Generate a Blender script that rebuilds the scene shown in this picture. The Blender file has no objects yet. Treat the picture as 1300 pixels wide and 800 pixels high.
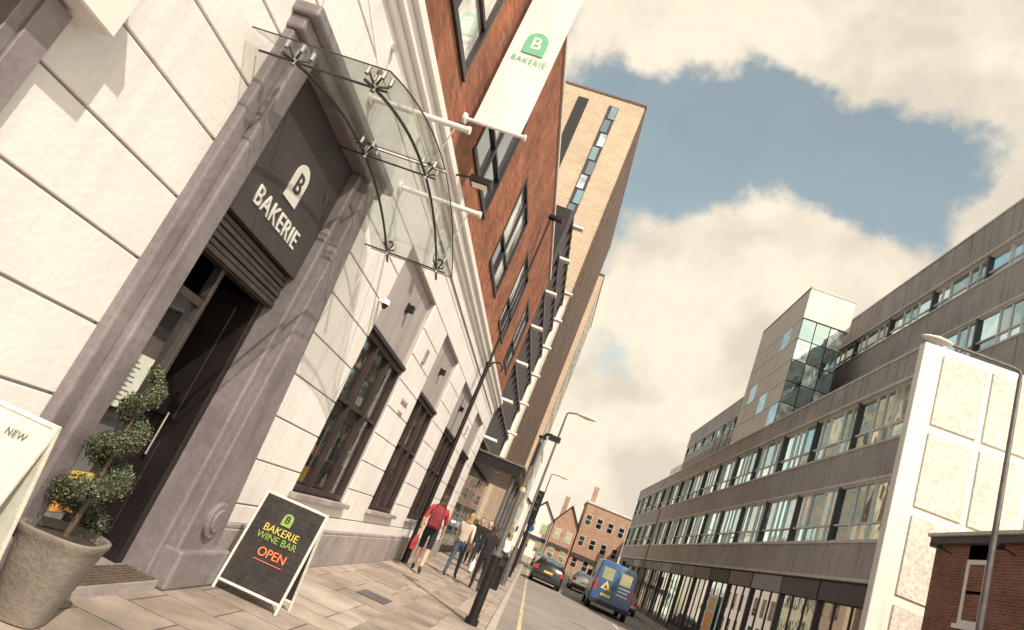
import bpy, bmesh, math, random
from mathutils import Vector, Matrix, Euler
random.seed(7)
rad=math.radians
SC=bpy.context.scene
# ------------------------------------------------------------------ materials
def newmat(name):
    m=bpy.data.materials.new(name);m.use_nodes=True
    nt=m.node_tree;nt.nodes.clear()
    return m,nt
def N(nt,t,**k):
    n=nt.nodes.new(t)
    for a,b in k.items(): setattr(n,a,b)
    return n
def col(c,f=1.0): return (min(1,c[0]*f),min(1,c[1]*f),min(1,c[2]*f),1)
def mat(name,c,rough=.7,amt=.15,scale=3.0,bump=.0,bscale=60,metal=0,spec=.4,fine=.08,streak=0,stain=0,em=0):
    m,nt=newmat(name);L=nt.links.new
    out=N(nt,'ShaderNodeOutputMaterial');p=N(nt,'ShaderNodeBsdfPrincipled')
    p.inputs['Roughness'].default_value=rough;p.inputs['Metallic'].default_value=metal
    p.inputs['Specular IOR Level'].default_value=spec
    if em: p.inputs['Emission Color'].default_value=col(c);p.inputs['Emission Strength'].default_value=em
    tc=N(nt,'ShaderNodeTexCoord')
    n1=N(nt,'ShaderNodeTexNoise');n1.inputs['Scale'].default_value=scale;n1.inputs['Detail'].default_value=5
    L(tc.outputs['Object'],n1.inputs['Vector'])
    mr=N(nt,'ShaderNodeMapRange');mr.inputs[1].default_value=.3;mr.inputs[2].default_value=.7
    mr.inputs[3].default_value=1-amt;mr.inputs[4].default_value=1+amt
    L(n1.outputs['Fac'],mr.inputs[0])
    last=mr.outputs[0]
    if bump or fine>.08:
        n2=N(nt,'ShaderNodeTexNoise');n2.inputs['Scale'].default_value=bscale;n2.inputs['Detail'].default_value=2
        L(tc.outputs['Object'],n2.inputs['Vector'])
        mr2=N(nt,'ShaderNodeMapRange');mr2.inputs[1].default_value=.3;mr2.inputs[2].default_value=.7
        mr2.inputs[3].default_value=1-fine;mr2.inputs[4].default_value=1+fine
        L(n2.outputs['Fac'],mr2.inputs[0])
        mm=N(nt,'ShaderNodeMath',operation='MULTIPLY');L(mr.outputs[0],mm.inputs[0]);L(mr2.outputs[0],mm.inputs[1])
        last=mm.outputs[0]
    if streak or stain:
        mp=N(nt,'ShaderNodeMapping');mp.inputs['Scale'].default_value=(5,5,.35) if streak else (1,1,1)
        L(tc.outputs['Object'],mp.inputs[0])
        n3=N(nt,'ShaderNodeTexNoise');n3.inputs['Scale'].default_value=1.2;n3.inputs['Detail'].default_value=5
        L(mp.outputs[0],n3.inputs['Vector'])
        mr3=N(nt,'ShaderNodeMapRange');mr3.inputs[1].default_value=.5;mr3.inputs[2].default_value=.72
        mr3.inputs[3].default_value=1;mr3.inputs[4].default_value=1-(streak or stain)
        L(n3.outputs['Fac'],mr3.inputs[0])
        m3=N(nt,'ShaderNodeMath',operation='MULTIPLY');L(last,m3.inputs[0]);L(mr3.outputs[0],m3.inputs[1]);last=m3.outputs[0]
    vm=N(nt,'ShaderNodeVectorMath',operation='SCALE');vm.inputs[0].default_value=c[:3];L(last,vm.inputs['Scale'])
    L(vm.outputs[0],p.inputs['Base Color'])
    if bump:
        b=N(nt,'ShaderNodeBump');b.inputs['Strength'].default_value=bump;b.inputs['Distance'].default_value=.02
        L(n2.outputs['Fac'],b.inputs['Height']);L(b.outputs[0],p.inputs['Normal'])
    L(p.outputs[0],out.inputs[0])
    return m
def brickmat(name,c1,c2,mortar,bw=.225,bh=.075,ms=.01,rough=.85,amt=.25,flat=False,bump=.4,off=.5,nsc=1.2,stain=0):
    m,nt=newmat(name);L=nt.links.new
    out=N(nt,'ShaderNodeOutputMaterial');p=N(nt,'ShaderNodeBsdfPrincipled');p.inputs['Roughness'].default_value=rough
    p.inputs['Specular IOR Level'].default_value=.3
    tc=N(nt,'ShaderNodeTexCoord');s=N(nt,'ShaderNodeSeparateXYZ');L(tc.outputs['Object'],s.inputs[0])
    cb=N(nt,'ShaderNodeCombineXYZ')
    if flat:
        L(s.outputs[0],cb.inputs[0]);L(s.outputs[1],cb.inputs[1])
    else:
        a=N(nt,'ShaderNodeMath',operation='ADD');L(s.outputs[0],a.inputs[0]);L(s.outputs[1],a.inputs[1])
        L(a.outputs[0],cb.inputs[0]);L(s.outputs[2],cb.inputs[1])
    bt=N(nt,'ShaderNodeTexBrick');bt.offset=off
    bt.inputs['Scale'].default_value=1;bt.inputs['Brick Width'].default_value=bw;bt.inputs['Row Height'].default_value=bh
    bt.inputs['Mortar Size'].default_value=ms;bt.inputs['Mortar Smooth'].default_value=.1
    bt.inputs['Color1'].default_value=col(c1);bt.inputs['Color2'].default_value=col(c2);bt.inputs['Mortar'].default_value=col(mortar)
    L(cb.outputs[0],bt.inputs['Vector'])
    n1=N(nt,'ShaderNodeTexNoise');n1.inputs['Scale'].default_value=nsc;n1.inputs['Detail'].default_value=7;n1.inputs['Roughness'].default_value=.68
    L(tc.outputs['Object'],n1.inputs['Vector'])
    mr=N(nt,'ShaderNodeMapRange');mr.inputs[1].default_value=.3;mr.inputs[2].default_value=.7;mr.inputs[3].default_value=1-amt;mr.inputs[4].default_value=1+amt
    L(n1.outputs['Fac'],mr.inputs[0]);last=mr.outputs[0]
    if stain:
        n3=N(nt,'ShaderNodeTexNoise');n3.inputs['Scale'].default_value=.55;n3.inputs['Detail'].default_value=6;L(tc.outputs['Object'],n3.inputs['Vector'])
        m3=N(nt,'ShaderNodeMapRange');m3.inputs[1].default_value=.46;m3.inputs[2].default_value=.62;m3.inputs[3].default_value=1;m3.inputs[4].default_value=1-stain;L(n3.outputs['Fac'],m3.inputs[0])
        m4=N(nt,'ShaderNodeMath',operation='MULTIPLY');L(last,m4.inputs[0]);L(m3.outputs[0],m4.inputs[1]);last=m4.outputs[0]
        vo=N(nt,'ShaderNodeTexVoronoi');vo.inputs['Scale'].default_value=3.2;L(tc.outputs['Object'],vo.inputs['Vector'])
        m5=N(nt,'ShaderNodeMapRange');m5.inputs[1].default_value=.05;m5.inputs[2].default_value=.09;m5.inputs[3].default_value=.72;m5.inputs[4].default_value=1;L(vo.outputs['Distance'],m5.inputs[0])
        m6=N(nt,'ShaderNodeMath',operation='MULTIPLY');L(last,m6.inputs[0]);L(m5.outputs[0],m6.inputs[1]);last=m6.outputs[0]
    vm=N(nt,'ShaderNodeVectorMath',operation='SCALE');L(bt.outputs['Color'],vm.inputs[0]);L(last,vm.inputs['Scale'])
    L(vm.outputs[0],p.inputs['Base Color'])
    b=N(nt,'ShaderNodeBump');b.inputs['Strength'].default_value=bump;b.inputs['Distance'].default_value=.01;b.invert=True
    L(bt.outputs['Fac'],b.inputs['Height']);L(b.outputs[0],p.inputs['Normal'])
    L(p.outputs[0],out.inputs[0]);return m
def glassmat(name,c,refl=.35,rough=.03,wob=.15,tint=(.85,.95,1)):
    m,nt=newmat(name);L=nt.links.new
    out=N(nt,'ShaderNodeOutputMaterial');d=N(nt,'ShaderNodeBsdfDiffuse');g=N(nt,'ShaderNodeBsdfGlossy')
    g.inputs['Roughness'].default_value=rough;g.inputs['Color'].default_value=col(tint)
    tc=N(nt,'ShaderNodeTexCoord')
    n=N(nt,'ShaderNodeTexNoise');n.inputs['Scale'].default_value=.8;n.inputs['Detail'].default_value=2;L(tc.outputs['Object'],n.inputs['Vector'])
    b=N(nt,'ShaderNodeBump');b.inputs['Strength'].default_value=wob;b.inputs['Distance'].default_value=.05
    L(n.outputs['Fac'],b.inputs['Height']);L(b.outputs[0],g.inputs['Normal'])
    n2=N(nt,'ShaderNodeTexNoise');n2.inputs['Scale'].default_value=1.7;n2.inputs['Detail'].default_value=4;L(tc.outputs['Object'],n2.inputs['Vector'])
    mr=N(nt,'ShaderNodeMapRange');mr.inputs[1].default_value=.35;mr.inputs[2].default_value=.65;mr.inputs[3].default_value=.3;mr.inputs[4].default_value=1.9
    L(n2.outputs['Fac'],mr.inputs[0])
    vm=N(nt,'ShaderNodeVectorMath',operation='SCALE');vm.inputs[0].default_value=c;L(mr.outputs[0],vm.inputs['Scale']);L(vm.outputs[0],d.inputs['Color'])
    lw=N(nt,'ShaderNodeLayerWeight');lw.inputs['Blend'].default_value=.35
    mx=N(nt,'ShaderNodeMapRange');mx.inputs[3].default_value=refl;mx.inputs[4].default_value=1;L(lw.outputs['Fresnel'],mx.inputs[0])
    ms=N(nt,'ShaderNodeMixShader');L(mx.outputs[0],ms.inputs[0]);L(d.outputs[0],ms.inputs[1]);L(g.outputs[0],ms.inputs[2]);L(ms.outputs[0],out.inputs[0]);return m
def clearglass(name,tr=(.8,.9,.87),refl=.08,dirt=.12,dc=(.7,.75,.7),top=.8):
    m,nt=newmat(name);L=nt.links.new
    out=N(nt,'ShaderNodeOutputMaterial');t=N(nt,'ShaderNodeBsdfTransparent');t.inputs[0].default_value=col(tr)
    d=N(nt,'ShaderNodeBsdfDiffuse');d.inputs[0].default_value=col(dc)
    g=N(nt,'ShaderNodeBsdfGlossy');g.inputs['Roughness'].default_value=.02
    tc=N(nt,'ShaderNodeTexCoord');n=N(nt,'ShaderNodeTexNoise');n.inputs['Scale'].default_value=5;n.inputs['Detail'].default_value=5;L(tc.outputs['Object'],n.inputs['Vector'])
    mr=N(nt,'ShaderNodeMapRange');mr.inputs[1].default_value=.3;mr.inputs[2].default_value=.75;mr.inputs[3].default_value=dirt*.3;mr.inputs[4].default_value=dirt*1.6;L(n.outputs['Fac'],mr.inputs[0])
    m1=N(nt,'ShaderNodeMixShader');L(mr.outputs[0],m1.inputs[0]);L(t.outputs[0],m1.inputs[1]);L(d.outputs[0],m1.inputs[2])
    lw=N(nt,'ShaderNodeLayerWeight');lw.inputs['Blend'].default_value=.3
    mx=N(nt,'ShaderNodeMapRange');mx.inputs[3].default_value=refl;mx.inputs[4].default_value=top;L(lw.outputs['Fresnel'],mx.inputs[0])
    m2=N(nt,'ShaderNodeMixShader');L(mx.outputs[0],m2.inputs[0]);L(m1.outputs[0],m2.inputs[1]);L(g.outputs[0],m2.inputs[2]);L(m2.outputs[0],out.inputs[0]);return m

M={}
M['render']=mat('painted_render',(.745,.705,.70),.75,.07,1.1,.16,20,fine=.03,streak=.12)
M['render_groove_shade']=mat('render_groove_shade',(.44,.39,.39),.85,.1,2)  # darker render tone, the shading of the grooves put into the colour
M['greypaint']=mat('grey_purple_paint',(.205,.178,.192),.38,.18,2.5,.2,18,spec=.6,fine=.1,streak=.24)
M['panelgrey']=mat('recess_panel_paint',(.36,.32,.32),.7,.08,2,.1,30,streak=.18)
M['signgrey']=mat('sign_panel',(.062,.052,.058),.5,.12,2)
M['plinth']=mat('plinth_paint',(.33,.285,.28),.7,.2,2,.3,30,stain=.3)
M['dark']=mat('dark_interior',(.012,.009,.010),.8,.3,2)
M['door']=mat('door_paint',(.018,.013,.015),.4,.25,3,.1,20)
M['shutter']=mat('shutter_slats',(.085,.07,.07),.4,.2,4,metal=.4)
M['white']=mat('white_paint',(.77,.735,.715),.5,.05,3)
M['brick']=brickmat('red_brick',(.38,.135,.068),(.23,.072,.04),(.19,.115,.085),amt=.4)
M['brick2']=brickmat('dark_red_brick',(.28,.095,.06),(.17,.06,.04),(.23,.18,.15),amt=.3)
M['brickhaze']=brickmat('hazed_brick',(.44,.25,.17),(.36,.20,.14),(.32,.25,.2),amt=.2)  # distance haze put into the colour as paler, duller brick
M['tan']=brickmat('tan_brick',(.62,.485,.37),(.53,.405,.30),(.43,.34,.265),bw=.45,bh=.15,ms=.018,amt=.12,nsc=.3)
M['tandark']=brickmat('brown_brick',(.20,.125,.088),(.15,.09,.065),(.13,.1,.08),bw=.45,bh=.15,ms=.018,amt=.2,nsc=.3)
M['frame']=mat('dark_window_frame',(.022,.016,.018),.4,.2,3)
M['brownframe']=mat('brown_window_frame',(.04,.026,.026),.45,.25,3)
M['glass']=glassmat('window_glass',(.022,.022,.024),.35)
M['glassb']=glassmat('window_glass_blinds',(.5,.48,.455),.3)
M['glasst']=glassmat('office_glass',(.035,.065,.07),.5,wob=.35,tint=(.80,.97,.97))
M['glasstl']=glassmat('office_glass_blinds',(.42,.46,.45),.42,wob=.25,tint=(.87,.97,.96))
M['shopglass']=clearglass('shop_glass',(.88,.88,.88),.12,.03)
M['canopyglass']=clearglass('canopy_glass',(.93,.96,.94),.04,.07,(.70,.71,.64),top=.35)
M['steel']=mat('brushed_steel',(.55,.52,.5),.3,.15,5,metal=.9)
M['rail']=mat('canopy_dark_steel',(.075,.06,.055),.4,.2,5,metal=.6)
M['armwhite']=mat('white_metal',(.72,.69,.66),.4,.06,5)
M['conc']=mat('aggregate_concrete',(.395,.35,.33),.9,.14,.5,.6,26,fine=.24,streak=.34)
M['conclt']=mat('light_concrete',(.60,.545,.50),.85,.12,1,.3,30,streak=.2)
M['cream']=mat('cream_panel',(.80,.745,.68),.85,.05,.7,.2,14,fine=.05,streak=.10)
M['creamr']=mat('cream_pebbledash',(.66,.60,.535),.95,.08,.7,1.0,9,fine=.2)
M['mull']=mat('white_mullion',(.68,.65,.62),.5,.1,3)
M['mulld']=mat('dark_mullion',(.055,.045,.05),.5,.1,3)
M['black']=mat('black_metal',(.016,.013,.015),.4,.3,6,metal=.2)
M['grime']=mat('grey_metal',(.17,.155,.155),.45,.2,6,metal=.5)
M['asphalt']=mat('asphalt',(.27,.242,.22),.9,.16,.35,.4,120,fine=.16,stain=.2)
M['ground']=mat('ground',(.22,.2,.18),.95,.2,.3)
M['slab']=brickmat('paving_slabs',(.40,.335,.285),(.335,.275,.235),(.15,.12,.10),bw=.9,bh=.6,ms=.010,flat=True,amt=.26,bump=.5,nsc=2.4,stain=.34)
M['slab2']=mat('paving_patch',(.30,.245,.205),.9,.25,2,.4,80,fine=.12,stain=.35)
M['slab3']=mat('paving_repair',(.43,.365,.315),.9,.2,2,.4,80,fine=.12,stain=.3)
M['kerb']=mat('kerb_stone',(.40,.36,.32),.85,.15,2,.3,50)
M['yellow']=mat('yellow_line_paint',(.48,.41,.25),.85,.25,4,fine=.3,bscale=14)
M['linewhite']=mat('white_line_paint',(.7,.68,.64),.8,.1,4,fine=.2,bscale=30)
M['planter']=mat('stone_planter',(.20,.17,.15),.65,.16,5,.3,40,fine=.1,stain=.15)
M['soil']=mat('soil',(.05,.035,.025),.95,.3,9,.5,60)
M['trunk']=mat('bark',(.12,.085,.065),.9,.3,14,.5,60)
M['skin']=mat('skin',(.50,.31,.23),.6,.06,6)
M['hair']=mat('hair_brown',(.045,.028,.02),.7,.3,30,.4,90)
M['hairb']=mat('hair_blonde',(.32,.2,.10),.7,.3,30,.4,90)
M['red']=mat('red_cloth',(.33,.03,.035),.8,.15,8,.3,60)
M['redbag']=mat('red_backpack',(.18,.018,.03),.7,.2,8,.3,60)
M['cream_cloth']=mat('cream_cloth',(.52,.44,.36),.85,.12,8,.3,60)
M['blackcloth']=mat('black_cloth',(.018,.016,.02),.85,.3,8)
M['jeans']=mat('denim',(.05,.07,.12),.85,.25,12,.2,60)
M['shoe']=mat('shoe_leather',(.06,.045,.04),.6,.2,8)
M['tyre']=mat('rubber',(.016,.015,.015),.8,.2,8)
M['carblack']=mat('black_car_paint',(.012,.013,.018),.18,.1,3,spec=.7)
M['vanblue']=mat('blue_van_paint',(.022,.09,.24),.25,.1,2,spec=.6)
M['silver']=mat('silver_car_paint',(.42,.42,.42),.25,.05,2,metal=.6)
M['plastic']=mat('black_plastic',(.025,.024,.026),.6,.1,5)
M['taillight']=mat('red_lens',(.5,.02,.015),.2,.1,5,spec=.7)
M['plate']=mat('number_plate',(.75,.55,.06),.5,.05,5)
M['vyellow']=mat('yellow_vinyl',(.75,.55,.12),.5,.05,5)
M['green']=mat('emblem_green',(.16,.45,.30),.6,.05,5)
M['banner']=mat('banner_fabric',(.72,.69,.66),.8,.04,2,.1,12)
M['chalk']=mat('chalkboard',(.032,.027,.028),.7,.3,5,fine=.25,bscale=18)
M['timber']=mat('painted_timber',(.68,.63,.58),.6,.15,8,fine=.12)
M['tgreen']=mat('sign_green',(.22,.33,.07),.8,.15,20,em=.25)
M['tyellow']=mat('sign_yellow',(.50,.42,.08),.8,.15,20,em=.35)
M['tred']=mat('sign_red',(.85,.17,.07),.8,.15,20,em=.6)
M['slate']=mat('slate_roof',(.10,.088,.092),.7,.2,2,.3,20)
M['orange']=mat('glowing_orange_print',(.70,.30,.08),.5,.2,6,em=.1)  # print colour with a slight glow put in
M['paper']=mat('paper',(.60,.62,.55),.7,.06,12)
M['ink']=mat('ink',(.14,.13,.12),.7,.1,12)
M['lampglow']=mat('lamp_lens',(.75,.7,.6),.3,.05,5)
# ------------------------------------------------------------------ mesh builder
class MB:
    def __init__(s): s.v=[];s.f=[];s.m=[];s.mats=[]
    def mi(s,m):
        m=M[m] if isinstance(m,str) else m
        if m not in s.mats: s.mats.append(m)
        return s.mats.index(m)
    def face(s,pts,m):
        i=len(s.v);s.v+=[tuple(p) for p in pts];s.f.append(list(range(i,i+len(pts))));s.m.append(s.mi(m))
    def box(s,x0,x1,y0,y1,z0,z1,m):
        if x1<x0:x0,x1=x1,x0
        if y1<y0:y0,y1=y1,y0
        if z1<z0:z0,z1=z1,z0
        i=len(s.v);s.v+=[(x0,y0,z0),(x1,y0,z0),(x1,y1,z0),(x0,y1,z0),(x0,y0,z1),(x1,y0,z1),(x1,y1,z1),(x0,y1,z1)]
        k=s.mi(m)
        for q in ((0,3,2,1),(4,5,6,7),(0,1,5,4),(1,2,6,5),(2,3,7,6),(3,0,4,7)):
            s.f.append([i+a for a in q]);s.m.append(k)
    def rings(s,rs,m,cap=True,mf=None):
        i=len(s.v);n=len(rs[0])
        for r in rs: s.v+=[tuple(p) for p in r]
        k=s.mi(m)
        for a in range(len(rs)-1):
            for b in range(n):
                c=(b+1)%n
                s.f.append([i+a*n+b,i+a*n+c,i+(a+1)*n+c,i+(a+1)*n+b]);s.m.append(s.mi(mf(a,b)) if mf else k)
        if cap:
            s.f.append([i+b for b in range(n)][::-1]);s.m.append(k)
            j=i+(len(rs)-1)*n;s.f.append([j+b for b in range(n)]);s.m.append(k)
    def cyl(s,p0,p1,r0,m,r1=None,n=12,cap=True):
        r1=r0 if r1 is None else r1
        p0=Vector(p0);p1=Vector(p1);d=(p1-p0).normalized()
        a=d.orthogonal().normalized();b=d.cross(a)
        s.rings([[p+(a*math.cos(t)+b*math.sin(t))*r for t in [2*math.pi*k/n for k in range(n)]] for p,r in((p0,r0),(p1,r1))],m,cap)
    def tube(s,pts,r,m,n=8):
        P=[Vector(p) for p in pts];rr=r if isinstance(r,(list,tuple)) else [r]*len(P)
        rs=[];a=None
        for i,p in enumerate(P):
            d=(P[min(i+1,len(P)-1)]-P[max(i-1,0)]).normalized()
            if a is None: a=d.orthogonal().normalized()
            a=(a-d*a.dot(d)).normalized();b=d.cross(a)
            rs.append([p+(a*math.cos(t)+b*math.sin(t))*rr[i] for t in [2*math.pi*k/n for k in range(n)]])
        s.rings(rs,m)
    def prism(s,poly,axis,a0,a1,m):
        def P(p,a): 
            return (a,p[0],p[1]) if axis==0 else ((p[0],a,p[1]) if axis==1 else (p[0],p[1],a))
        s.rings([[P(p,a0) for p in poly],[P(p,a1) for p in poly]],m)
    def build(s,name,parent=None,bevel=0,smooth=False,seg=1,loc=None,rot=None):
        me=bpy.data.meshes.new(name);me.from_pydata(s.v,[],s.f)
        for m in s.mats: me.materials.append(m)
        me.polygons.foreach_set('material_index',s.m)
        bm=bmesh.new();bm.from_mesh(me);bmesh.ops.recalc_face_normals(bm,faces=bm.faces)
        bm.to_mesh(me);bm.free()
        if smooth: me.polygons.foreach_set('use_smooth',[True]*len(me.polygons))
        me.update()
        o=bpy.data.objects.new(name,me);SC.collection.objects.link(o)
        if parent: o.parent=parent
        if loc: o.location=loc
        if rot: o.rotation_euler=rot
        if smooth:
            try: me.set_sharp_from_angle(angle=rad(40))
            except Exception: pass
        if bevel:
            b=o.modifiers.new('bevel','BEVEL');b.width=bevel;b.segments=seg;b.limit_method='ANGLE'
        return o
def empty(name,loc=(0,0,0),rz=0,parent=None):
    o=bpy.data.objects.new(name,None);SC.collection.objects.link(o);o.location=loc;o.rotation_euler=(0,0,rz)
    if parent:o.parent=parent
    return o
def text(body,size,m,loc,rot,parent,name='lettering',ext=.004,sx=1,bold=0,sp=1):
    c=bpy.data.curves.new(name,'FONT');c.body=body;c.size=size;c.align_x='CENTER';c.align_y='CENTER';c.extrude=ext;c.offset=bold;c.space_character=sp
    o=bpy.data.objects.new(name+'_tmp',c);SC.collection.objects.link(o)
    dg=bpy.context.evaluated_depsgraph_get();me=bpy.data.meshes.new_from_object(o.evaluated_get(dg))
    bpy.data.objects.remove(o)
    me.materials.clear();me.materials.append(M[m])
    q=bpy.data.objects.new(name,me);SC.collection.objects.link(q);q.location=loc;q.rotation_euler=rot;q.scale=(sx,1,1);q.parent=parent
    return q
RX=(rad(90),0,rad(90)); RY=(rad(90),0,0)
def emblem_pts(w,h,n=10):
    pts=[(-w/2,-h/2),(w/2,-h/2)]
    r=w/2
    for k in range(n+1):
        t=math.pi*k/n;pts.append((r*math.cos(t),h/2-r+r*math.sin(t)*1.0))
    return pts
def wall(mb,xb,xf,y0,y1,z0,z1,ops,joints,m,gap=0):
    zs=[z0]+[j for j in joints if z0<j<z1]+[z1]
    for za,zb in zip(zs[:-1],zs[1:]):
        ga=gap if za in joints else 0;gb=gap if zb in joints else 0
        act=[o for o in ops if o[2]<zb-1e-4 and o[3]>za+1e-4 and o[1]>y0 and o[0]<y1]
        act.sort();y=y0
        for o in act:
            if o[0]>y: mb.box(xb,xf,y,o[0],za+ga,zb-gb,m)
            a=max(y0,o[0]);b=min(y1,o[1])
            if o[2]>za+.01: mb.box(xb,xf,a,b,za+ga,o[2],m)
            if o[3]<zb-.01: mb.box(xb,xf,a,b,o[3],zb-gb,m)
            y=max(y,b)
        if y<y1: mb.box(xb,xf,y,y1,za+ga,zb-gb,m)
# ================================================================== GROUND
g=MB();g.face([(-900,-900,-.135),(900,-900,-.135),(900,900,-.135),(-900,900,-.135)],'ground');g.build('ground')
g=MB();g.face([(-.1,-60,-.125),(8.8,-60,-.125),(8.8,118,-.125),(-.1,118,-.125)],'asphalt')
g.build('road')
g=MB()
for x in (.3,): g.face([(x,-40,-.12),(x+.09,-40,-.12),(x+.09,100,-.12),(x,100,-.12)],'yellow')
for x in (8.4,): g.face([(x,-40,-.12),(x+.09,-40,-.12),(x+.09,100,-.12),(x,100,-.12)],'yellow')
for k in range(-5,24): g.face([(4.4,k*5,-.12),(4.5,k*5,-.12),(4.5,k*5+2,-.12),(4.4,k*5+2,-.12)],'linewhite')
g.build('road_markings')
g=MB();g.box(-6,-.25,-40,118,-.3,0,'slab')
g.face([(-1.5,3,.004),(-.9,3,.004),(-.9,30,.004),(-1.5,30,.004)],'slab2')
g.face([(-2.9,8.3,.004),(-1.8,8.3,.004),(-1.8,9.5,.004),(-2.9,9.5,.004)],'slab3')
g.face([(-2.7,12.2,.004),(-1.9,12.2,.004),(-1.9,13.6,.004),(-2.7,13.6,.004)],'slab2')
g.face([(-2.1,10.2,.008),(-1.65,10.2,.008),(-1.65,10.8,.008),(-2.1,10.8,.008)],'grime')
g.face([(-.85,9,.004),(-.4,9,.004),(-.4,9.4,.004),(-.85,9.4,.004)],'grime')
g.build('pavement')
g=MB()
y=-40
while y<116:
    g.box(-.245,-.1,y,y+.9,-.3,.002,'kerb');y+=.91
g.build('kerb',bevel=.015)
g=MB();g.box(8.95,30,-40,118,-.3,0,'slab');g.build('pavement')
g=MB();y=-40
while y<116:
    g.box(8.8,8.945,y,y+.9,-.3,.002,'kerb');y+=.91
g.build('kerb',bevel=.015)
# ================================================================== BAKERY BUILDING
bb=empty('bakery_building')
J=[.75+.48*k for k in range(10)]
bays=[(8.45,10.85),(12.5,14.75),(16.45,18.85),(20.5,22.8)]
ops=[(-2.2,2.5,-.1,2.92),(3.99,6.5,-.1,4.28)]+[(a,b,1.0,4.59) for a,b in bays]
w=MB();wall(w,-3.031,-3.0,-6,24.3,.55,5.45,ops,J,'render',.009);w.build('rendered_courses',bb,bevel=.006)
w=MB();wall(w,-3.4,-3.028,-6,24.3,0,5.45,ops,[],'render_groove_shade')
w.build('wall_core',bb)
w=MB()
for a,b in ((-6,-2.2),(2.5,3.9),(6.95,24.3)):
    w.box(-3.02,-2.94,a,b,0,.5,'plinth');w.box(-3.02,-2.965,a,b,.5,.55,'plinth')
w.build('plinth',bb,bevel=.01)
w=MB()
w.box(-3.4,-2.96,-6,24.3,5.45,5.56,'white');w.box(-3.4,-2.90,-6,24.35,5.56,5.72,'white');w.box(-3.4,-2.84,-6,24.4,5.72,5.86,'white');w.box(-3.4,-2.93,-6,24.3,5.86,5.95,'white')
w.build('cornice',bb,bevel=.015)
rnd=random.Random(3)
for bi,(a,b) in enumerate(bays):
    w=MB()
    w.box(-3.3,-3.1,a,b,3.36,4.59,'panelgrey')
    w.box(-3.1,-3.085,a,a+.05,3.36,4.59,'panelgrey');w.box(-3.1,-3.085,b-.05,b,3.36,4.59,'panelgrey')
    w.box(-3.1,-3.0,a-.002,b+.002,3.30,3.36,'frame')
    w.box(-3.25,-2.90,a-.08,b+.08,.93,1.0,'plinth')
    w.build('window_panel',bb,bevel=.006)
    f=MB()
    X0,X1=-3.16,-3.06
    f.box(X0,X1,a,a+.07,1.0,3.30,'brownframe');f.box(X0,X1,b-.07,b,1.0,3.30,'brownframe')
    f.box(X0,X1,a+.07,b-.07,1.0,1.08,'brownframe');f.box(X0,X1,a+.07,b-.07,3.22,3.30,'brownframe')
    n=3
    for k in range(1,n):
        yy=a+(b-a)*k/n;f.box(X0,X1+.002,yy-.026,yy+.026,1.08,3.22,'brownframe')
    f.box(X0+.01,X1-.01,a+.07,b-.07,2.28,2.33,'brownframe')
    f.build('window_frame',bb,bevel=.006)
    gl=MB();gl.face([(-3.13,a+.05,1.05),(-3.13,b-.05,1.05),(-3.13,b-.05,3.25),(-3.13,a+.05,3.25)],'shopglass');gl.build('window_glass',bb)
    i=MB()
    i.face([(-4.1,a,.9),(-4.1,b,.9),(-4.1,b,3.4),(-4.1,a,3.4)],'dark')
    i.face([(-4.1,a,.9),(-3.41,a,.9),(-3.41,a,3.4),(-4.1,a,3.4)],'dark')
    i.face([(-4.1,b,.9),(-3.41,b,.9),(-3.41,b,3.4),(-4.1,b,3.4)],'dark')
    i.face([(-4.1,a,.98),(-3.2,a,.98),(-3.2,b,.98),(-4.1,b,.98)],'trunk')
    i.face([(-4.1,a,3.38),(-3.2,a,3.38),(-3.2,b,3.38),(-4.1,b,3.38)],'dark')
    cols=['red','cream_cloth','orange','paper','vyellow','trunk','paper','white','steel','white','plate','white']
    for zz in (1.12,1.5,1.88,2.4,2.82):
        i.box(-3.36,-3.175,a+.08,b-.08,zz-.015,zz,'trunk')
        y=a+.12
        while y<b-.18:
            ww=rnd.uniform(.05,.14);h=rnd.uniform(.14,.32)
            if rnd.random()<.7:
                c=rnd.choice(cols)
                if rnd.random()<.6: 
                    i.cyl((-3.225,y+ww/2,zz),(-3.225,y+ww/2,zz+h*.65),ww*.34,c,n=8);i.cyl((-3.225,y+ww/2,zz+h*.65),(-3.225,y+ww/2,zz+h),ww*.14,c,n=6)
                else: i.box(-3.25,-3.18,y,y+ww,zz,zz+h*.7,c)
            y+=ww+rnd.uniform(.02,.2)
    i.build('window_display',bb)
    if bi<3:
        ym=(a+b)/2+.1
        q=MB();q.box(-3.1,-3.07,ym-.06,ym+.06,3.98,4.14,'black');q.box(-3.07,-2.98,ym-.05,ym+.05,4.0,4.12,'black');q.build('wall_light',bb,bevel=.008)
# door surround
w=MB()
w.box(-3.35,-2.92,3.88,4.02,0,4.2,'greypaint');w.box(-3.35,-2.86,4.02,4.22,0,4.2,'greypaint');w.box(-3.35,-2.96,4.22,4.32,0,4.2,'greypaint')
w.box(-3.35,-2.93,5.92,6.02,0,4.2,'greypaint')
w.prism([(6.02,0),(6.72,0),(6.24,4.2),(6.02,4.2)],0,-3.35,-2.83,'greypaint')
w.prism([(6.72,0),(6.98,0),(6.40,4.2),(6.24,4.2)],0,-3.35,-2.90,'greypaint')
w.box(-3.35,-2.86,3.86,6.44,4.2,4.32,'greypaint');w.box(-3.35,-2.78,3.82,6.50,4.32,4.42,'greypaint')
w.build('door_surround',bb,bevel=.02,seg=2)
w=MB();w.box(-3.35,-2.80,3.96,4.28,0,.42,'greypaint');w.box(-3.35,-2.76,6.0,6.98,0,.34,'greypaint')
w.build('surround_base',bb,bevel=.025,seg=2)
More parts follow.
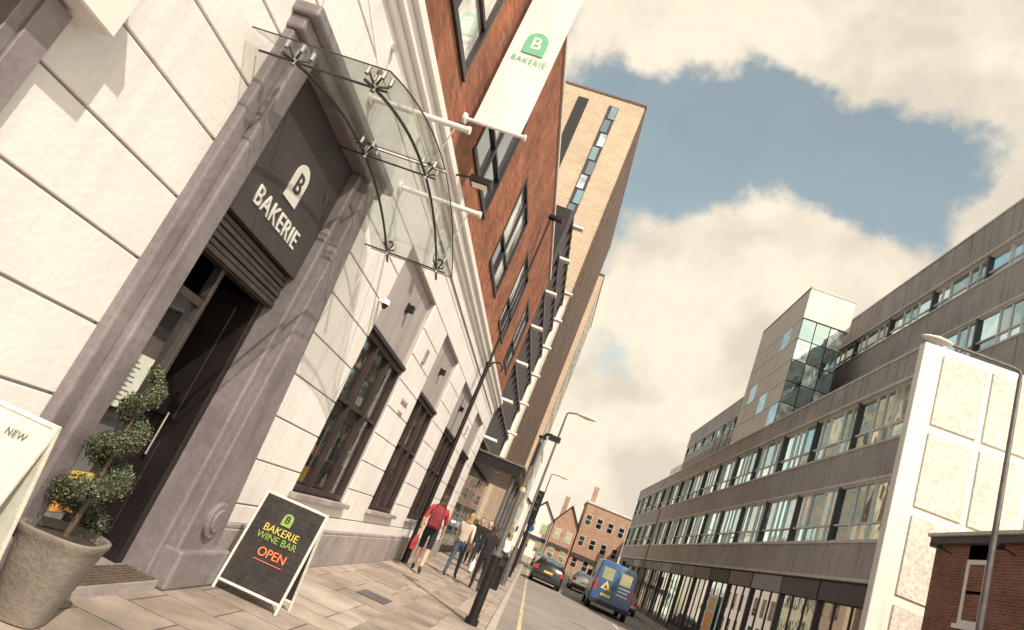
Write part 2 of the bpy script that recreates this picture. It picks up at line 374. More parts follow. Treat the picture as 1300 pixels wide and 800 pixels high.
w=MB();w.cyl((-2.86,6.4,.62),(-2.79,6.4,.62),.17,'greypaint',n=24);w.cyl((-2.80,6.4,.62),(-2.77,6.4,.62),.11,'greypaint',n=24);w.build('surround_roundel',bb,bevel=.01)
w=MB()
w.box(-3.3,-3.03,4.32,5.92,2.92,4.2,'signgrey');w.build('sign_fascia',bb)
w=MB()
for k in range(6): w.box(-3.25,-3.08-(.01 if k%2 else 0),4.32,5.92,2.58+k*.055,2.625+k*.055,'shutter')
w.box(-3.25,-3.12,4.32,5.92,2.57,2.91,'shutter')
w.build('roller_shutter_box',bb,bevel=.005)
w=MB()
w.box(-3.40,-2.8,4.32,5.92,-.05,.08,'plinth')
for k in range(7): w.box(-3.12+k*.045,-3.095+k*.045,4.35,5.9,.08,.095,'trunk')
w.build('door_step',bb)
w=MB()
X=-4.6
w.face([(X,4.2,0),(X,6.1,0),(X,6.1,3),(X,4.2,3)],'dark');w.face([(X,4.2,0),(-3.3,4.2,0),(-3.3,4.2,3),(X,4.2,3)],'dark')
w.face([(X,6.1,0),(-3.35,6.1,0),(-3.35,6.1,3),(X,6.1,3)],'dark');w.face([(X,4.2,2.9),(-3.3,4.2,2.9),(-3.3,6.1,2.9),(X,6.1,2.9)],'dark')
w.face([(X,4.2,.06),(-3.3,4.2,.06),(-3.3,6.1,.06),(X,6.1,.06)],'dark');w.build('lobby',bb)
w=MB()
w.box(-4.2,-3.25,5.84,5.89,.08,2.57,'door')
w.box(-4.1,-3.36,5.825,5.84,.25,1.1,'door');w.box(-4.1,-3.36,5.825,5.84,1.3,2.45,'door')
w.box(-3.25,-3.17,5.83,5.92,.08,2.57,'door')
w.box(-3.25,-3.18,4.32,4.40,.08,2.57,'door');w.box(-3.25,-3.16,5.02,5.07,.08,2.57,'shutter');w.box(-3.25,-3.18,4.4,5.02,2.2,2.27,'shutter')
w.cyl((-3.4,5.78,.95),(-3.4,5.78,1.35),.012,'steel')
w.build('door_leaf',bb,bevel=.006)
w=MB();w.face([(-3.22,4.4,.1),(-3.22,5.02,.1),(-3.22,5.02,2.2),(-3.22,4.4,2.2)],'glass');w.build('side_light',bb)
w=MB();w.box(-3.215,-3.21,4.66,4.92,1.26,1.68,'paper')
for k in range(9): w.box(-3.21,-3.2085,4.69,4.69+random.uniform(.08,.17),1.31+k*.037,1.32+k*.037,'ink')
w.box(-3.215,-3.21,4.62,5.0,.46,.66,'orange');w.box(-3.215,-3.21,4.62,5.0,.68,.76,'vyellow')  # orange and yellow panels painted for the warm glow inside the doorway
w.box(-4.55,-4.5,4.6,5.2,1.5,1.9,'cream_cloth');w.box(-4.5,-4.2,4.3,5.0,.08,1.05,'trunk');w.build('notices_and_glow',bb)
text('BAKERIE',.235,'white',(-3.024,5.12,3.17),RX,bb,'sign_lettering',ext=.006,sx=1.02,bold=.001,sp=1.08)
w=MB();w.rings([[(-3.027,p[0],p[1]) for p in emblem_pts(.27,.37)],[(-3.017,p[0],p[1]) for p in emblem_pts(.27,.37)]],'white')
w.build('sign_emblem',bb,loc=(0,5.13,3.55))
text('B',.26,'signgrey',(-3.014,5.13,3.54),RX,bb,'emblem_letter',ext=.003,bold=.003)
# left neighbour opening
w=MB()
w.box(-3.3,-2.93,2.35,2.5,0,2.92,'greypaint');w.box(-3.3,-2.95,2.28,2.35,0,2.92,'greypaint')
for k in range(36): w.box(-3.3,-3.1-(.012 if k%2 else 0),-2.2,2.28,.04+k*.08,.115+k*.08,'shutter')
w.build('shuttered_opening',bb,bevel=.004)
w=MB();w.box(-3.2,-2.80,-2.2,2.62,2.94,3.3,'white');w.box(-3.2,-2.75,-2.2,2.66,3.3,3.38,'white');w.build('shutter_hood',bb,bevel=.01)
# brick upper floors
wy=[(1.0,3.2),(5.0,7.3),(8.95,11.25),(13.25,15.45),(17.3,19.4),(21.2,23.2)]
bo=[(a,b,6.65,8.85) for a,b in wy]
w=MB();wall(w,-3.4,-3.0,-6,24.3,5.95,11.0,bo,[],'brick');w.build('brick_walls',bb)
w=MB();w.box(-3.5,-2.95,-6,24.35,11.0,11.12,'conclt');w.build('coping',bb,bevel=.01)
for a,b in wy:
    w=MB()
    for x0,x1,y0,y1,z0,z1 in ((-3.1,-2.975,a,a+.07,6.65,8.85),(-3.1,-2.975,b-.07,b,6.65,8.85),(-3.1,-2.975,a+.07,b-.07,6.65,6.73),(-3.1,-2.975,a+.07,b-.07,8.77,8.85),
        (-3.1,-2.99,(a+b)/2-.045,(a+b)/2+.045,6.73,8.77),(-3.09,-3.0,a+.07,b-.07,7.4,7.47)): w.box(x0,x1,y0,y1,z0,z1,'frame')
    w.box(-3.25,-2.96,a-.03,b+.03,6.6,6.648,'frame')
    w.build('upper_window_frame',bb,bevel=.008)
    w=MB();m=(a+b)/2
    w.box(-3.07,-3.05,a+.05,m,7.43,8.8,'glassb');w.box(-3.07,-3.05,a+.05,m,6.7,7.43,'glass');w.box(-3.07,-3.05,m,b-.05,6.7,8.8,'glassb' if int(a)%2 else 'glass');w.build('upper_window_glass',bb)
w=MB();w.box(-14,-4.7,-6,24.3,0,10.9,'brick2');w.box(-4.7,-3.4,-6,24.3,5.0,6.4,'dark');w.box(-4.7,-3.4,-6,24.3,10.6,10.9,'slate');w.box(-4.7,-3.41,24.1,24.3,0,10.9,'brick');w.build('building_core',bb)
w=MB()
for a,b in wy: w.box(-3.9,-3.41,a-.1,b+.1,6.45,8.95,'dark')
w.build('upper_room_shells',bb)
text('BAKERIE',.14,'brick2',(-2.995,11.7,2.9),RX,bb,'wall_lettering',ext=.003)
text('TAPAS',.12,'brick2',(-2.995,11.7,2.7),RX,bb,'wall_lettering',ext=.003)
w=MB();w.cyl((-3.0,8.2,3.62),(-2.9,8.2,3.62),.025,'white');w.cyl((-2.9,8.2,3.66),(-2.9,8.2,3.59),.045,'white',r1=.06);w.cyl((-2.9,8.2,3.59),(-2.9,8.2,3.53),.05,'black',r1=.02)
w.build('security_camera',bevel=.005)
w=MB()
w.tube([(-2.985,7.2,5.2),(-2.985,12,5.19),(-2.985,18,5.2),(-2.985,24,5.2)],.012,'grime',n=6)
for y in (11.65,19.7): w.box(-3.0,-2.97,y-.09,y+.09,3.7,3.95,'plinth')
w.build('wall_services',bb)
# ================================================================== GLASS CANOPY
gc=empty('glass_canopy')
def az(y): return 4.23-.29*((y-5.32)/1.6)**2
w=MB()
for ya,yb in ((3.55,5.29),(5.35,7.08)):
    n=12;rs=[]
    for k in range(n+1):
        y=ya+(yb-ya)*k/n;z=az(y)
        rs.append([(-2.96,y,z),(-1.93,y,z),(-1.93,y,z+.014),(-2.96,y,z+.014)])
    w.rings(rs,'canopyglass')
w.build('glass_panes',gc)
w=MB()
for ya,yb in ((3.55,5.29),(5.35,7.08)):
    w.tube([(-1.926,ya+(yb-ya)*k/12,az(ya+(yb-ya)*k/12)+.007) for k in range(13)],.006,'rail',n=6)
    for y in (ya,yb): w.cyl((-2.96,y,az(y)+.007),(-1.93,y,az(y)+.007),.005,'rail',n=6)
w.build('glass_edges',gc)
w=MB()
for x in (-2.7,-2.08):
    w.tube([(x,3.6+3.45*k/24,az(3.6+3.45*k/24)-.10) for k in range(25)],.013,'rail')
for y in (3.75,5.32,6.9):
    w.cyl((-2.98,y,az(y)-.10),(-1.98,y,az(y)-.10),.009,'rail',n=8)
    for x in (-2.7,-2.08):
        w.cyl((x,y,az(y)-.13),(x,y,az(y)+.05),.020,'steel');w.cyl((x,y,az(y)+.014),(x,y,az(y)+.03),.036,'rail')
        for sx in(-1,1):
            for sy in (-1,1):
                w.cyl((x,y,az(y)-.09),(x+sx*.06,y+sy*.07,az(y)-.02),.009,'rail',n=6);w.cyl((x+sx*.06,y+sy*.07,az(y+sy*.07)-.03),(x+sx*.06,y+sy*.07,az(y+sy*.07)+.03),.017,'steel',n=8)
w.build('canopy_steelwork',gc,smooth=True)
w=MB()
for y,z in ((5.45,4.80),(7.1,4.76)):
    w.cyl((-3.0,y,z),(-1.94,y,z),.03,'armwhite',n=14);w.cyl((-3.0,y,z),(-2.97,y,z),.07,'armwhite',n=16);w.cyl((-1.96,y,z),(-1.93,y,z),.038,'armwhite',n=14)
w.cyl((-2.08,5.32,az(5.32)),(-2.08,5.45,4.8),.008,'steel',n=6);w.cyl((-2.08,6.9,az(6.9)),(-2.08,7.1,4.76),.008,'steel',n=6)
for y in (3.75,5.32,6.9): w.cyl((-2.1,y,az(y)+.03),(-2.98,y+.02,5.35),.009,'steel',n=6);w.cyl((-3.0,y+.02,5.35),(-2.95,y+.02,5.35),.035,'steel')
w.build('canopy_arms',gc,smooth=True)
# ================================================================== BANNER
bn=empty('hanging_banner')
rs=[]
for k in range(41):
    z=6.52+(9.9-6.52)*k/40;r=[]
    for j in range(9):
        x=-2.86+.72*j/8
        r.append((x,7.98+.006*math.sin(z*3.1+j*.5),z))
    rs.append(r)
w=MB()
for a in range(40):
    for b in range(8): w.face([rs[a][b],rs[a][b+1],rs[a+1][b+1],rs[a+1][b]],'banner')
w.build('banner_fabric',bn)
w=MB()
for z in (6.5,9.93):
    w.cyl((-3.0,7.98,z),(-2.08,7.98,z),.028,'armwhite',n=12);w.cyl((-3.0,7.98,z),(-2.96,7.98,z),.08,'armwhite');w.cyl((-2.08,7.98,z),(-2.05,7.98,z),.045,'armwhite')
w.build('banner_poles',bn,smooth=True)
w=MB();w.rings([[(p[0],-.010,p[1]) for p in emblem_pts(.34,.4)],[(p[0],-.013,p[1]) for p in emblem_pts(.34,.4)]],'green');w.build('banner_emblem',bn,loc=(-2.5,7.98,8.06))
text('B',.30,'banner',(-2.5,7.965,8.05),RY,bn,'emblem_letter',ext=.001,bold=.003)
text('BAKERIE',.135,'green',(-2.5,7.970,7.73),RY,bn,'banner_lettering',ext=.001,sp=1.1)
sl=MB();sl.cyl((-3.0,8.3,5.75),(-2.55,8.3,5.83),.015,'black');sl.box(-2.62,-2.3,8.22,8.42,5.74,5.84,'black');sl.box(-2.58,-2.34,8.25,8.39,5.725,5.74,'lampglow')
sl.cyl((-3.0,8.3,5.75),(-2.97,8.3,5.75),.06,'black');sl.build('floodlight',bevel=.012)
w=MB();px,py_=-2.78,17.35
w.cyl((px,py_,0),(px,py_,1.1),.085,'black',n=14);w.cyl((px,py_,1.1),(px,py_,5.4),.06,'black',r1=.055,n=12);w.cyl((px,py_,5.4),(px,py_,10.1),.035,'black',r1=.03,n=10)
w.tube([(px,py_,5.35),(px+.12,py_,5.5),(px+.28,py_,5.55),(px+.4,py_,5.45),(px+.38,py_,5.33)],.025,'black')
w.cyl((px,py_,10.1),(px,py_,10.22),.09,'black',r1=.07);w.box(px-.05,px+.35,py_-.1,py_+.1,10.1,10.2,'black')
w.cyl((px,py_,5.35),(px,py_,5.45),.08,'black')
w.build('street_lamp',smooth=True)
# ================================================================== A-BOARDS
def aboard(loc,rz,wd,h,menu):
    e=empty('sandwich_board',loc,rz)
    for s,nm in ((-1,'front'),(1,'back')):
        p=empty(nm+'_leaf',(0,0,h),0,e)
        ang=math.asin(.20/h)*s
        p.rotation_euler=(ang,0,0)
        w=MB();f='timber'
        w.box(-wd/2,-wd/2+.026,-.012,.012,-h/math.cos(ang),0,f);w.box(wd/2-.026,wd/2,-.012,.012,-h/math.cos(ang),0,f)
        w.box(-wd/2+.026,wd/2-.026,-.012,.012,-.026,0,f);w.box(-wd/2+.026,wd/2-.026,-.012,.012,-h+.06,-h+.086,f)
        w.build(nm+'_frame',p,bevel=.004)
        w=MB();w.box(-wd/2+.026,wd/2-.026,-.005,.005,-h+.086,-.026,'chalk' if not menu else 'paper')
        if not menu:
            for k in range(13): w.box(-wd/2+.032,wd/2-.032,-.008,-.005,-.06-k*.066,-.056-k*.066,'shutter')
        w.build(nm+'_board',p)
        if s==-1:
            y=-.014
            if not menu:
                w=MB();w.rings([[(q[0],y+.002,q[1]) for q in emblem_pts(.11,.13)],[(q[0],y-.002,q[1]) for q in emblem_pts(.11,.13)]],'tgreen');w.build('emblem',p,loc=(.0,0,-.2))
                text('B',.10,'chalk',(0,y-.004,-.2),RY,p,'letter',ext=.001,bold=.002)
                text('BAKERIE',.105,'tyellow',(0,y,-.335),RY,p,'lettering_1',ext=.002)
                text('WINE BAR',.095,'tgreen',(0,y,-.42),RY,p,'lettering_2',ext=.002)
                text('OPEN',.12,'tred',(.03,y,-.56),RY,p,'lettering_3',ext=.002)
                w=MB();w.box(-.13,.18,y,y+.003,-.64,-.635,'tred');w.build('underline',p)
            else:
                text('NEW',.055,'ink',(.13,y,-.12),RY,p,'lettering_1',ext=.001,sp=1.1)
                w=MB();w.box(-.26,.26,y+.006,y+.008,-1.0,-.45,'glassb')
                for k in range(5): w.box(-.2,.15-random.random()*.2,y,y+.004,-.2-k*.045,-.194-k*.045,'ink')
                w.build('menu_lines',p)
    return e
aboard((-2.40,7.1,0),rad(1),.71,1.0,False)
aboard((-2.80,3.42,0),rad(-3),.62,1.13,True)
# ================================================================== PLANTER + TOPIARY
PL=(-2.66,4.2)
pl=empty('planter',(PL[0],PL[1],0),rad(12))
def sq(r,z,e=3.2,n=40):
    o=[]
    r*=.93
    for k in range(n):
        t=2*math.pi*k/n;c,s_=math.cos(t),math.sin(t)
        q=(abs(c)**e+abs(s_)**e)**(-1/e);o.append((r*q*c,r*q*s_,z))
    return o
w=MB();w.rings([sq(.145,0),sq(.16,.01),sq(.175,.1),sq(.205,.25),sq(.235,.40),sq(.248,.47),sq(.262,.49),sq(.262,.515),sq(.25,.525),sq(.23,.52),sq(.222,.505),sq(.218,.46)],'planter',cap=True)
w.build('pot',pl,smooth=True)
w=MB();w.rings([sq(.217,.475),sq(.1,.495)],'soil');w.build('soil',pl)
M['leaf1']=mat('leaf_dark',(.032,.044,.022),.55,.3,20,spec=.5);M['leaf2']=mat('leaf_mid',(.07,.085,.042),.5,.3,20,spec=.5);M['leaf3']=mat('leaf_light',(.15,.16,.10),.5,.3,20,spec=.5)
tp=empty('spiral_topiary',(PL[0],PL[1],0))
w=MB();w.tube([(0,0,.46),(.01,0,.7),(-.01,.01,1.1),(0,0,1.5)],[.02,.017,.013,.006],'trunk');w.build('trunk',tp,smooth=True)
core=MB();lf=MB();rr=random.Random(11)
path=[]
T=3.4
for k in range(181):
    s=k/180;ang=2*math.pi*T*s+1.0
    R=.13*(1-s)+.026;tr=.079*(1-s*.42)
    if s>.96: tr*=.8
    if s<.04: tr*=.6+s*10
    tr*=1+.12*math.sin(k*.9)+.08*math.sin(k*2.3)
    z=.60+1.0*(s**.95)
    path.append((Vector((R*math.cos(ang),R*math.sin(ang),z)),tr))
core.tube([p for p,_ in path],[t*.62 for _,t in path],'leaf1',n=8);core.build('light_block_core',tp)  # solid dark tube added inside the leaves to block light
for k in range(21000):
    p,tr=path[rr.randrange(181)]
    if rr.random()>tr/.09: continue
    d=Vector((rr.gauss(0,1),rr.gauss(0,1),rr.gauss(0,1))).normalized()
    q=p+d*tr*rr.choice((rr.uniform(.65,1.05),rr.uniform(.9,1.32)))
    nrm=(d+Vector((rr.gauss(0,.6),rr.gauss(0,.6),rr.gauss(0,.6)))).normalized()
    a=nrm.orthogonal().normalized();a.rotate(Matrix.Rotation(rr.uniform(0,6.28),3,nrm));b=nrm.cross(a)
    L_=rr.uniform(.007,.013);W_=L_*.5
    lf.face([q-a*L_,q+b*W_+nrm*.002,q+a*L_,q-b*W_+nrm*.002],rr.choice(('leaf1','leaf2','leaf2','leaf3')))
lf.build('leaves',tp)
# ================================================================== LEFT STREET BEYOND
hp=empty('glass_podium_building')
w=MB();w.box(-12,-3.25,24.45,36.3,0,14.3,'frame');w.build('body',hp)
w=MB();zz=[4.6,6.2,7.8,9.4,11.0,12.6,14.2]
for k in range(10):
    y0=24.5+k*1.18
    for a,b in zip(zz[:-1],zz[1:]): w.box(-3.24,-3.2,y0+.04,y0+1.14,a+.06,b-.3,'glass')
    w.box(-3.24,-3.08,y0-.03,y0+.03,4.4,14.3,'mulld')
    w.box(-3.24,-3.2,y0+.04,y0+1.14,.3,3.4,'glass' if k%3 else 'glassb')
w.build('glazing',hp)
w=MB()
for i,z in enumerate(zz): 
    for k in (0,3): w.box(-3.2,-2.62,25.4+k*2.6,25.4+k*2.6+.35,z-.10,z,'white')
    w.box(-3.2,-3.05,24.5,36.3,z-.25,z-.13,'grime')
w.box(-3.24,-2.95,34.8,36.3,4.4,14.3,'cream')
w.build('white_fins',hp,bevel=.01)
w=MB();w.box(-3.2,-1.3,25.0,34.5,3.55,3.95,'black');w.box(-3.2,-1.22,24.95,34.55,3.95,4.02,'grime')
for y in (25.4,28.3,31.2,34.1): w.cyl((-1.5,y,0),(-1.5,y,3.55),.09,'grime',n=12)
for y in (26,28,30,32): w.cyl((-2.2,y,3.54),(-2.2,y,3.52),.12,'lampglow')
w.build('entrance_canopy',hp)
tw=empty('tan_brick_tower')
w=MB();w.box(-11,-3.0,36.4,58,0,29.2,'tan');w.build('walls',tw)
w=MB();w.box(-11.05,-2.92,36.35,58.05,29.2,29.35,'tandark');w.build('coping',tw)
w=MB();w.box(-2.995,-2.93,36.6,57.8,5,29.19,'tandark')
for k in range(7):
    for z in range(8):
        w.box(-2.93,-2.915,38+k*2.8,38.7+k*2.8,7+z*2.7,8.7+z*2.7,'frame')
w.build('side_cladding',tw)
w=MB();w.box(-7.3,-6.6,36.33,36.39,14.5,28.5,'plastic')
for k in range(13):
    x=-5.15 if k%2 else -5.0
    w.box(-5.2,-4.55,36.34,36.395,14.5+k*1.08,15.56+k*1.08,'mulld')
    w.box(x,x+.42,36.31,36.34,14.55+k*1.08,15.5+k*1.08,('glasst','glasstl','glass')[k%3])
w.build('window_strips',tw)
ab=empty('tan_brick_block');w=MB();w.box(-11,-2.5,58.3,74,0,26.5,'tan');w.box(-11,-2.45,58.25,74,26.5,26.7,'tandark');w.build('walls',ab)
w=MB()
for k in range(5):
    for z in range(9): w.box(-2.5,-2.46,59.6+k*2.9,61+k*2.9,3+z*2.6,4.6+z*2.6,'glass')
w.build('windows',ab)
pb=empty('pale_terrace_building');w=MB();w.box(-11,-3,74.3,100,0,13,'cream');w.box(-11,-2.9,74.3,100,13,13.3,'conclt');w.build('walls',pb)
w=MB()
for k in range(9):
    for z in range(4): w.box(-3,-2.96,75.5+k*2.7,76.7+k*2.7,1+z*3.1,2.9+z*3.1,'glass')
w.build('windows',pb)
# ================================================================== OFFICE BUILDING RIGHT
ob=empty('concrete_office_building')
rn=random.Random(5)
def band(x,y0,y1,z0,z1,pitch=1.5,dep=.3,m='conc'):
    w=MB();y=y0
    while y<y1-.1:
        w.box(x-rn.uniform(0,.012),x+dep,y+.02,min(y+pitch,y1)-.02,z0+.12,z1-.1,m);y+=pitch
    w.box(x+.05,x+dep,y0,y1,z0+.02,z1-.005,'dark')
    w.box(x-.05,x+dep,y0,y1,z1-.1,z1,'conclt');w.box(x-.03,x+dep,y0,y1,z0,z0+.12,'conclt')
    w.build('concrete_band',ob)
def winrow(x,y0,y1,z0,z1,pitch=1.5):
    w=MB();f=MB();y=y0;i=0;h=z1-z0
    while y<y1-.1:
        yb=min(y+pitch,y1)
        tilt=rn.uniform(-.02,.02);t2=rn.uniform(-.02,.02)
        m='glasst' if rn.random()<.75 else 'glasstl'
        zt=z0+h*.3
        w.face([(x+.12+tilt,y,z0),(x+.12-tilt,yb,z0),(x+.12-tilt,yb,zt),(x+.12+tilt,y,zt)],m)
        w.face([(x+.12,y,zt),(x+.12+t2,yb,zt),(x+.12+t2,yb,z1),(x+.12,y,z1)],'glasst' if rn.random()<.8 else 'glasstl')
        f.box(x+.05,x+.2,y-.03,y+.03,z0,z1,'mull')
        if i%3==0: f.box(x-.01,x+.2,y-.08,y+.08,z0,z1,'mulld')
        f.box(x+.06,x+.2,y+.03,yb-.03,zt-.03,zt+.03,'mull')
        if i%2: f.box(x+.06,x+.2,y+pitch/2-.02,y+pitch/2+.02,z0,z1,'mull')
        y+=pitch;i+=1
    f.box(x+.03,x+.25,y0,y1,z0,z0+.06,'mull');f.box(x+.03,x+.25,y0,y1,z1-.06,z1,'mull')
    w.build('window_glass',ob);f.build('window_frames',ob)
YE=92
w=MB();w.box(11.3,15.0,24.35,YE,4.6,13.2,'dark');w.box(11.0,15.0,24.4,YE,13.45,13.5,'slate');w.box(15.3,28,24.35,YE,0,23.1,'dark');w.box(12.4,15.2,24.35,YE,0,4.6,'dark')
w.build('core',ob)
band(11,24.3,YE,4.7,6.2);winrow(11,24.3,YE,6.2,8.5);band(11,24.3,YE,8.5,10.1);winrow(11,24.3,YE,10.1,12.3);band(10.9,24.3,YE,12.3,13.55,dep=.5)
band(15,24.3,YE,13.4,16.2);winrow(15,24.3,YE,16.2,18);band(15,24.3,YE,18,20);winrow(15,24.3,YE,20,21.3);band(14.9,24.3,YE,21.3,23.3,dep=.5)
w=MB();w.box(10.85,28,23.9,24.3,0,13.62,'cream')
for i in range(6):
    for j in range(4):
        w.box(11.55+i*1.75,13.1+i*1.75,23.84,23.9,1.6+j*3.0,4.3+j*3.0,'creamr')
w.box(14.95,28,24.0,24.3,13.62,23.3,'cream')
w.build('end_wall',ob,bevel=.02)
w=MB();w.box(10.8,12.6,23.1,23.88,0,3.0,'white');w.box(10.75,12.65,23.05,23.9,3.0,3.1,'conclt');w.build('lean_to',ob,bevel=.01)
w=MB();f=MB();y=24.4;i=0
cols=['orange','red','white','cream_cloth','jeans','green','cream_cloth','black','paper','white','trunk','grime']
while y<YE-1:
    yb=y+4.2
    w.face([(11.2,y,.4),(11.2,yb,.4),(11.2,yb,3.9),(11.2,y,3.9)],'glasst' if i%3==1 else 'shopglass')
    f.box(11.08,11.25,y-.08,y+.08,0,4.65,'mulld')
    for q in (1,2): f.box(11.16,11.26,y+1.4*q-.03,y+1.4*q+.03,.4,3.9,'mulld')
    f.box(11.12,11.4,y,yb,0,.4,'mulld');f.box(11.05,11.25,y+.09,yb-.09,3.9,4.62,rn.choice(['mulld','mulld','plastic','brownframe','panelgrey']))
    for k in range(12):
        yy=y+rn.uniform(.2,3.8);c=rn.choice(cols);xx=rn.uniform(11.35,12.1)
        f.box(xx,xx+.08,yy,yy+rn.uniform(.12,.45),.5,rn.uniform(1.0,3.0),c)
    for k in range(3): f.box(11.6,11.9,y+.6+k*1.3,y+1.2+k*1.3,3.6,3.65,'lampglow')
    y=yb;i+=1
f.box(11.06,11.10,42.3,44.2,.9,3.1,'white');f.box(11.05,11.06,42.5,44.0,1.0,2.1,'orange');f.box(11.05,11.06,42.6,43.9,2.3,2.9,'vyellow')
w.build('shop_glass',ob);f.build('shop_frames',ob)
st=MB();X0,X1,Y0,Y1=10.95,13.6,40.5,50
st.box(X0+.05,X1,Y0+.05,Y1,13.5,20.8,'dark');st.box(X0,X1+.2,Y0-.1,Y1,20.8,23.0,'cream')
st.box(X0+.0,X1+.25,Y0-.13,Y1,22.9,23.08,'conclt')
for i in range(6):
    for j in range(5):
        ya=Y0+.15+i*1.57;st.box(X0,X0+.045,ya,ya+1.5,13.6+j*1.44,14.98+j*1.44,'cream' if (i*3+j)%7 else 'glasstl')
for i in range(3):
    for j in range(5):
        xa=X0+.05+i*.88;st.box(xa,xa+.82,Y0,Y0+.045,13.6+j*1.44,14.98+j*1.44,'glasst' if (i+j)%3 else 'glasstl')
st.build('stair_tower',ob)
w=MB();w.box(12.5,14.5,52,60,13.5,16.3,'grime');w.box(12.8,14,62,66,13.5,15.5,'conclt')
for k in range(26): w.cyl((11.4,50.5+k*1,13.5),(11.4,50.5+k*1,14.8),.03,'grime',n=6)
for z in (14.1,14.45,14.8): w.cyl((11.4,50.5,z),(11.4,75.5,z),.03,'grime',n=6)
for k in range(5): w.cyl((12.2,53+k*2.2,13.5),(12.2,53+k*2.2,17.2+.4*(k%2)),.04,'grime',n=6)
w.build('rooftop_plant',ob)
# brick house
bh=empty('brick_house')
HW=[(18.5,19.4,3.9,5.6),(14.3,15.2,3.9,5.6),(18.3,19.4,.9,2.6),(10.9,11.8,3.9,5.6)]
w=MB();wall(w,11.2,11.0,8,21,0,6.0,HW,[],'brick2');w.box(11.2,17,8,21,0,6.0,'brick2')
w.build('walls',bh)
w=MB();w.box(10.85,17.1,7.9,21.1,6.0,6.2,'slate');w.box(10.78,17.15,7.85,21.15,6.2,6.3,'conclt');w.build('eaves_fascia',bh,bevel=.01)
w=MB()
for a,b,c,d in HW:
    w.box(10.98,11.1,a,a+.12,c,d,'white');w.box(10.98,11.1,b-.12,b,c,d,'white');w.box(10.98,11.1,a+.12,b-.12,c,c+.12,'white');w.box(10.98,11.1,a+.12,b-.12,d-.12,d,'white');w.box(11.0,11.09,a+.12,b-.12,(c+d)/2-.04,(c+d)/2+.04,'white');w.box(11.01,11.08,(a+b)/2-.02,(a+b)/2+.02,c+.12,d-.12,'white')
    w.box(11.1,11.13,a,b,c,d,'glasst');w.box(10.9,11.1,a-.08,b+.08,c-.12,c-.001,'white')
w.build('sash_windows',bh)
for y in (20.2,17.6):
    w=MB();w.cyl((11,y,5.75),(10.6,y,5.85),.02,'black');w.box(10.45,10.68,y-.12,y+.12,5.76,5.88,'black');w.build('floodlight',bevel=.01)
# ================================================================== STREET LAMPS
def lamp(loc,h,arm,d,thick=.09,name='street_lamp'):
    e=empty(name,loc);w=MB()
    w.cyl((0,0,-.1),(0,0,1.3),thick*1.25,'grime',n=14);w.cyl((0,0,1.3),(0,0,h-.2),thick*.75,'grime',r1=thick*.5,n=12)
    w.tube([(0,0,h-.25),(0,0,h-.08),(d*.06,0,h-.01),(d*.2,0,h+.02),(d*arm,0,h+.06)],thick*.42,'grime')
    w.build('column',e,smooth=True)
    w=MB();x=d*arm
    prof=[(0,.05,.03),(.12,.11,.06),(.35,.15,.08),(.6,.12,.05),(.72,.05,.02)]
    rs=[[(x+d*a,-b,h+.05),(x+d*a,-b*.7,h+.05+c),(x+d*a,b*.7,h+.05+c),(x+d*a,b,h+.05),(x+d*a,b*.7,h+.05-c*.7),(x+d*a,-b*.7,h+.05-c*.7)] for a,b,c in prof]
    w.rings(rs,'conclt',mf=lambda a,b:'lampglow' if b==4 else 'conclt');w.build('lantern',e,smooth=True)
lamp((9.3,15.63,0),9.5,1.6,-1,.1)
lamp((-.48,24.2,0),6.35,.35,1,.075)
lamp((-.5,52,0),7,.6,1,.08)
lamp((9.2,60,0),8.5,1.4,-1,.09)
w=MB();px,py_=-.5,12.1
w.cyl((px,py_,0),(px,py_,1.15),.085,'black',n=14);w.cyl((px,py_,1.15),(px,py_,1.22),.095,'grime',n=14);w.cyl((px,py_,1.22),(px,py_,3.3),.05,'grime',n=12);w.cyl((px,py_,2.3),(px,py_,2.38),.053,'yellow',n=12)
w.cyl((px,py_,0),(px,py_,.1),.12,'black');w.cyl((px,py_,3.3),(px,py_,3.34),.07,'black')
w.box(px-.02,px+.02,py_-.17,py_+.17,2.8,3.2,'black');w.tube([(px,py_,3.3),(px+.05,py_,3.4),(px+.15,py_,3.42)],.03,'black');w.box(px+.1,px+.32,py_-.08,py_+.08,3.33,3.42,'black')
w.build('sign_post',smooth=True)
def trafficlight(x,y,h):
    w=MB();w.cyl((x,y,0),(x,y,h),.06,'black',n=10);w.box(x-.17,x+.17,y-.12,y+.12,h-1.05,h,'black')
    for k,c in enumerate(('red','orange','green')): w.cyl((x,y-.12,h-.2-k*.32),(x,y-.2,h-.2-k*.32),.1,'black',n=12);w.cyl((x,y-.201,h-.2-k*.32),(x,y-.205,h-.2-k*.32),.08,'plastic' if c!='green' else 'mulld',n=12)
    w.build('traffic_light')
trafficlight(-.45,31,3.9);trafficlight(-.5,38,3.6);trafficlight(9.2,72,3.8)
w=MB();w.cyl((-.75,21,0),(-.75,21,.95),.25,'black',n=20);w.cyl((-.75,21,.95),(-.75,21,1.08),.27,'black',r1=.12,n=20);w.box(-.95,-.55,20.7,20.76,.68,.85,'plastic');w.build('litter_bin',smooth=True)
w=MB();w.cyl((-.5,46,0),(-.5,46,2.9),.04,'grime',n=10);w.cyl((-.5,45.95,2.6),(-.5,45.92,2.6),.3,'linewhite',n=24);w.cyl((-.5,45.915,2.6),(-.5,45.91,2.6),.24,'vanblue',n=24);w.build('traffic_sign')
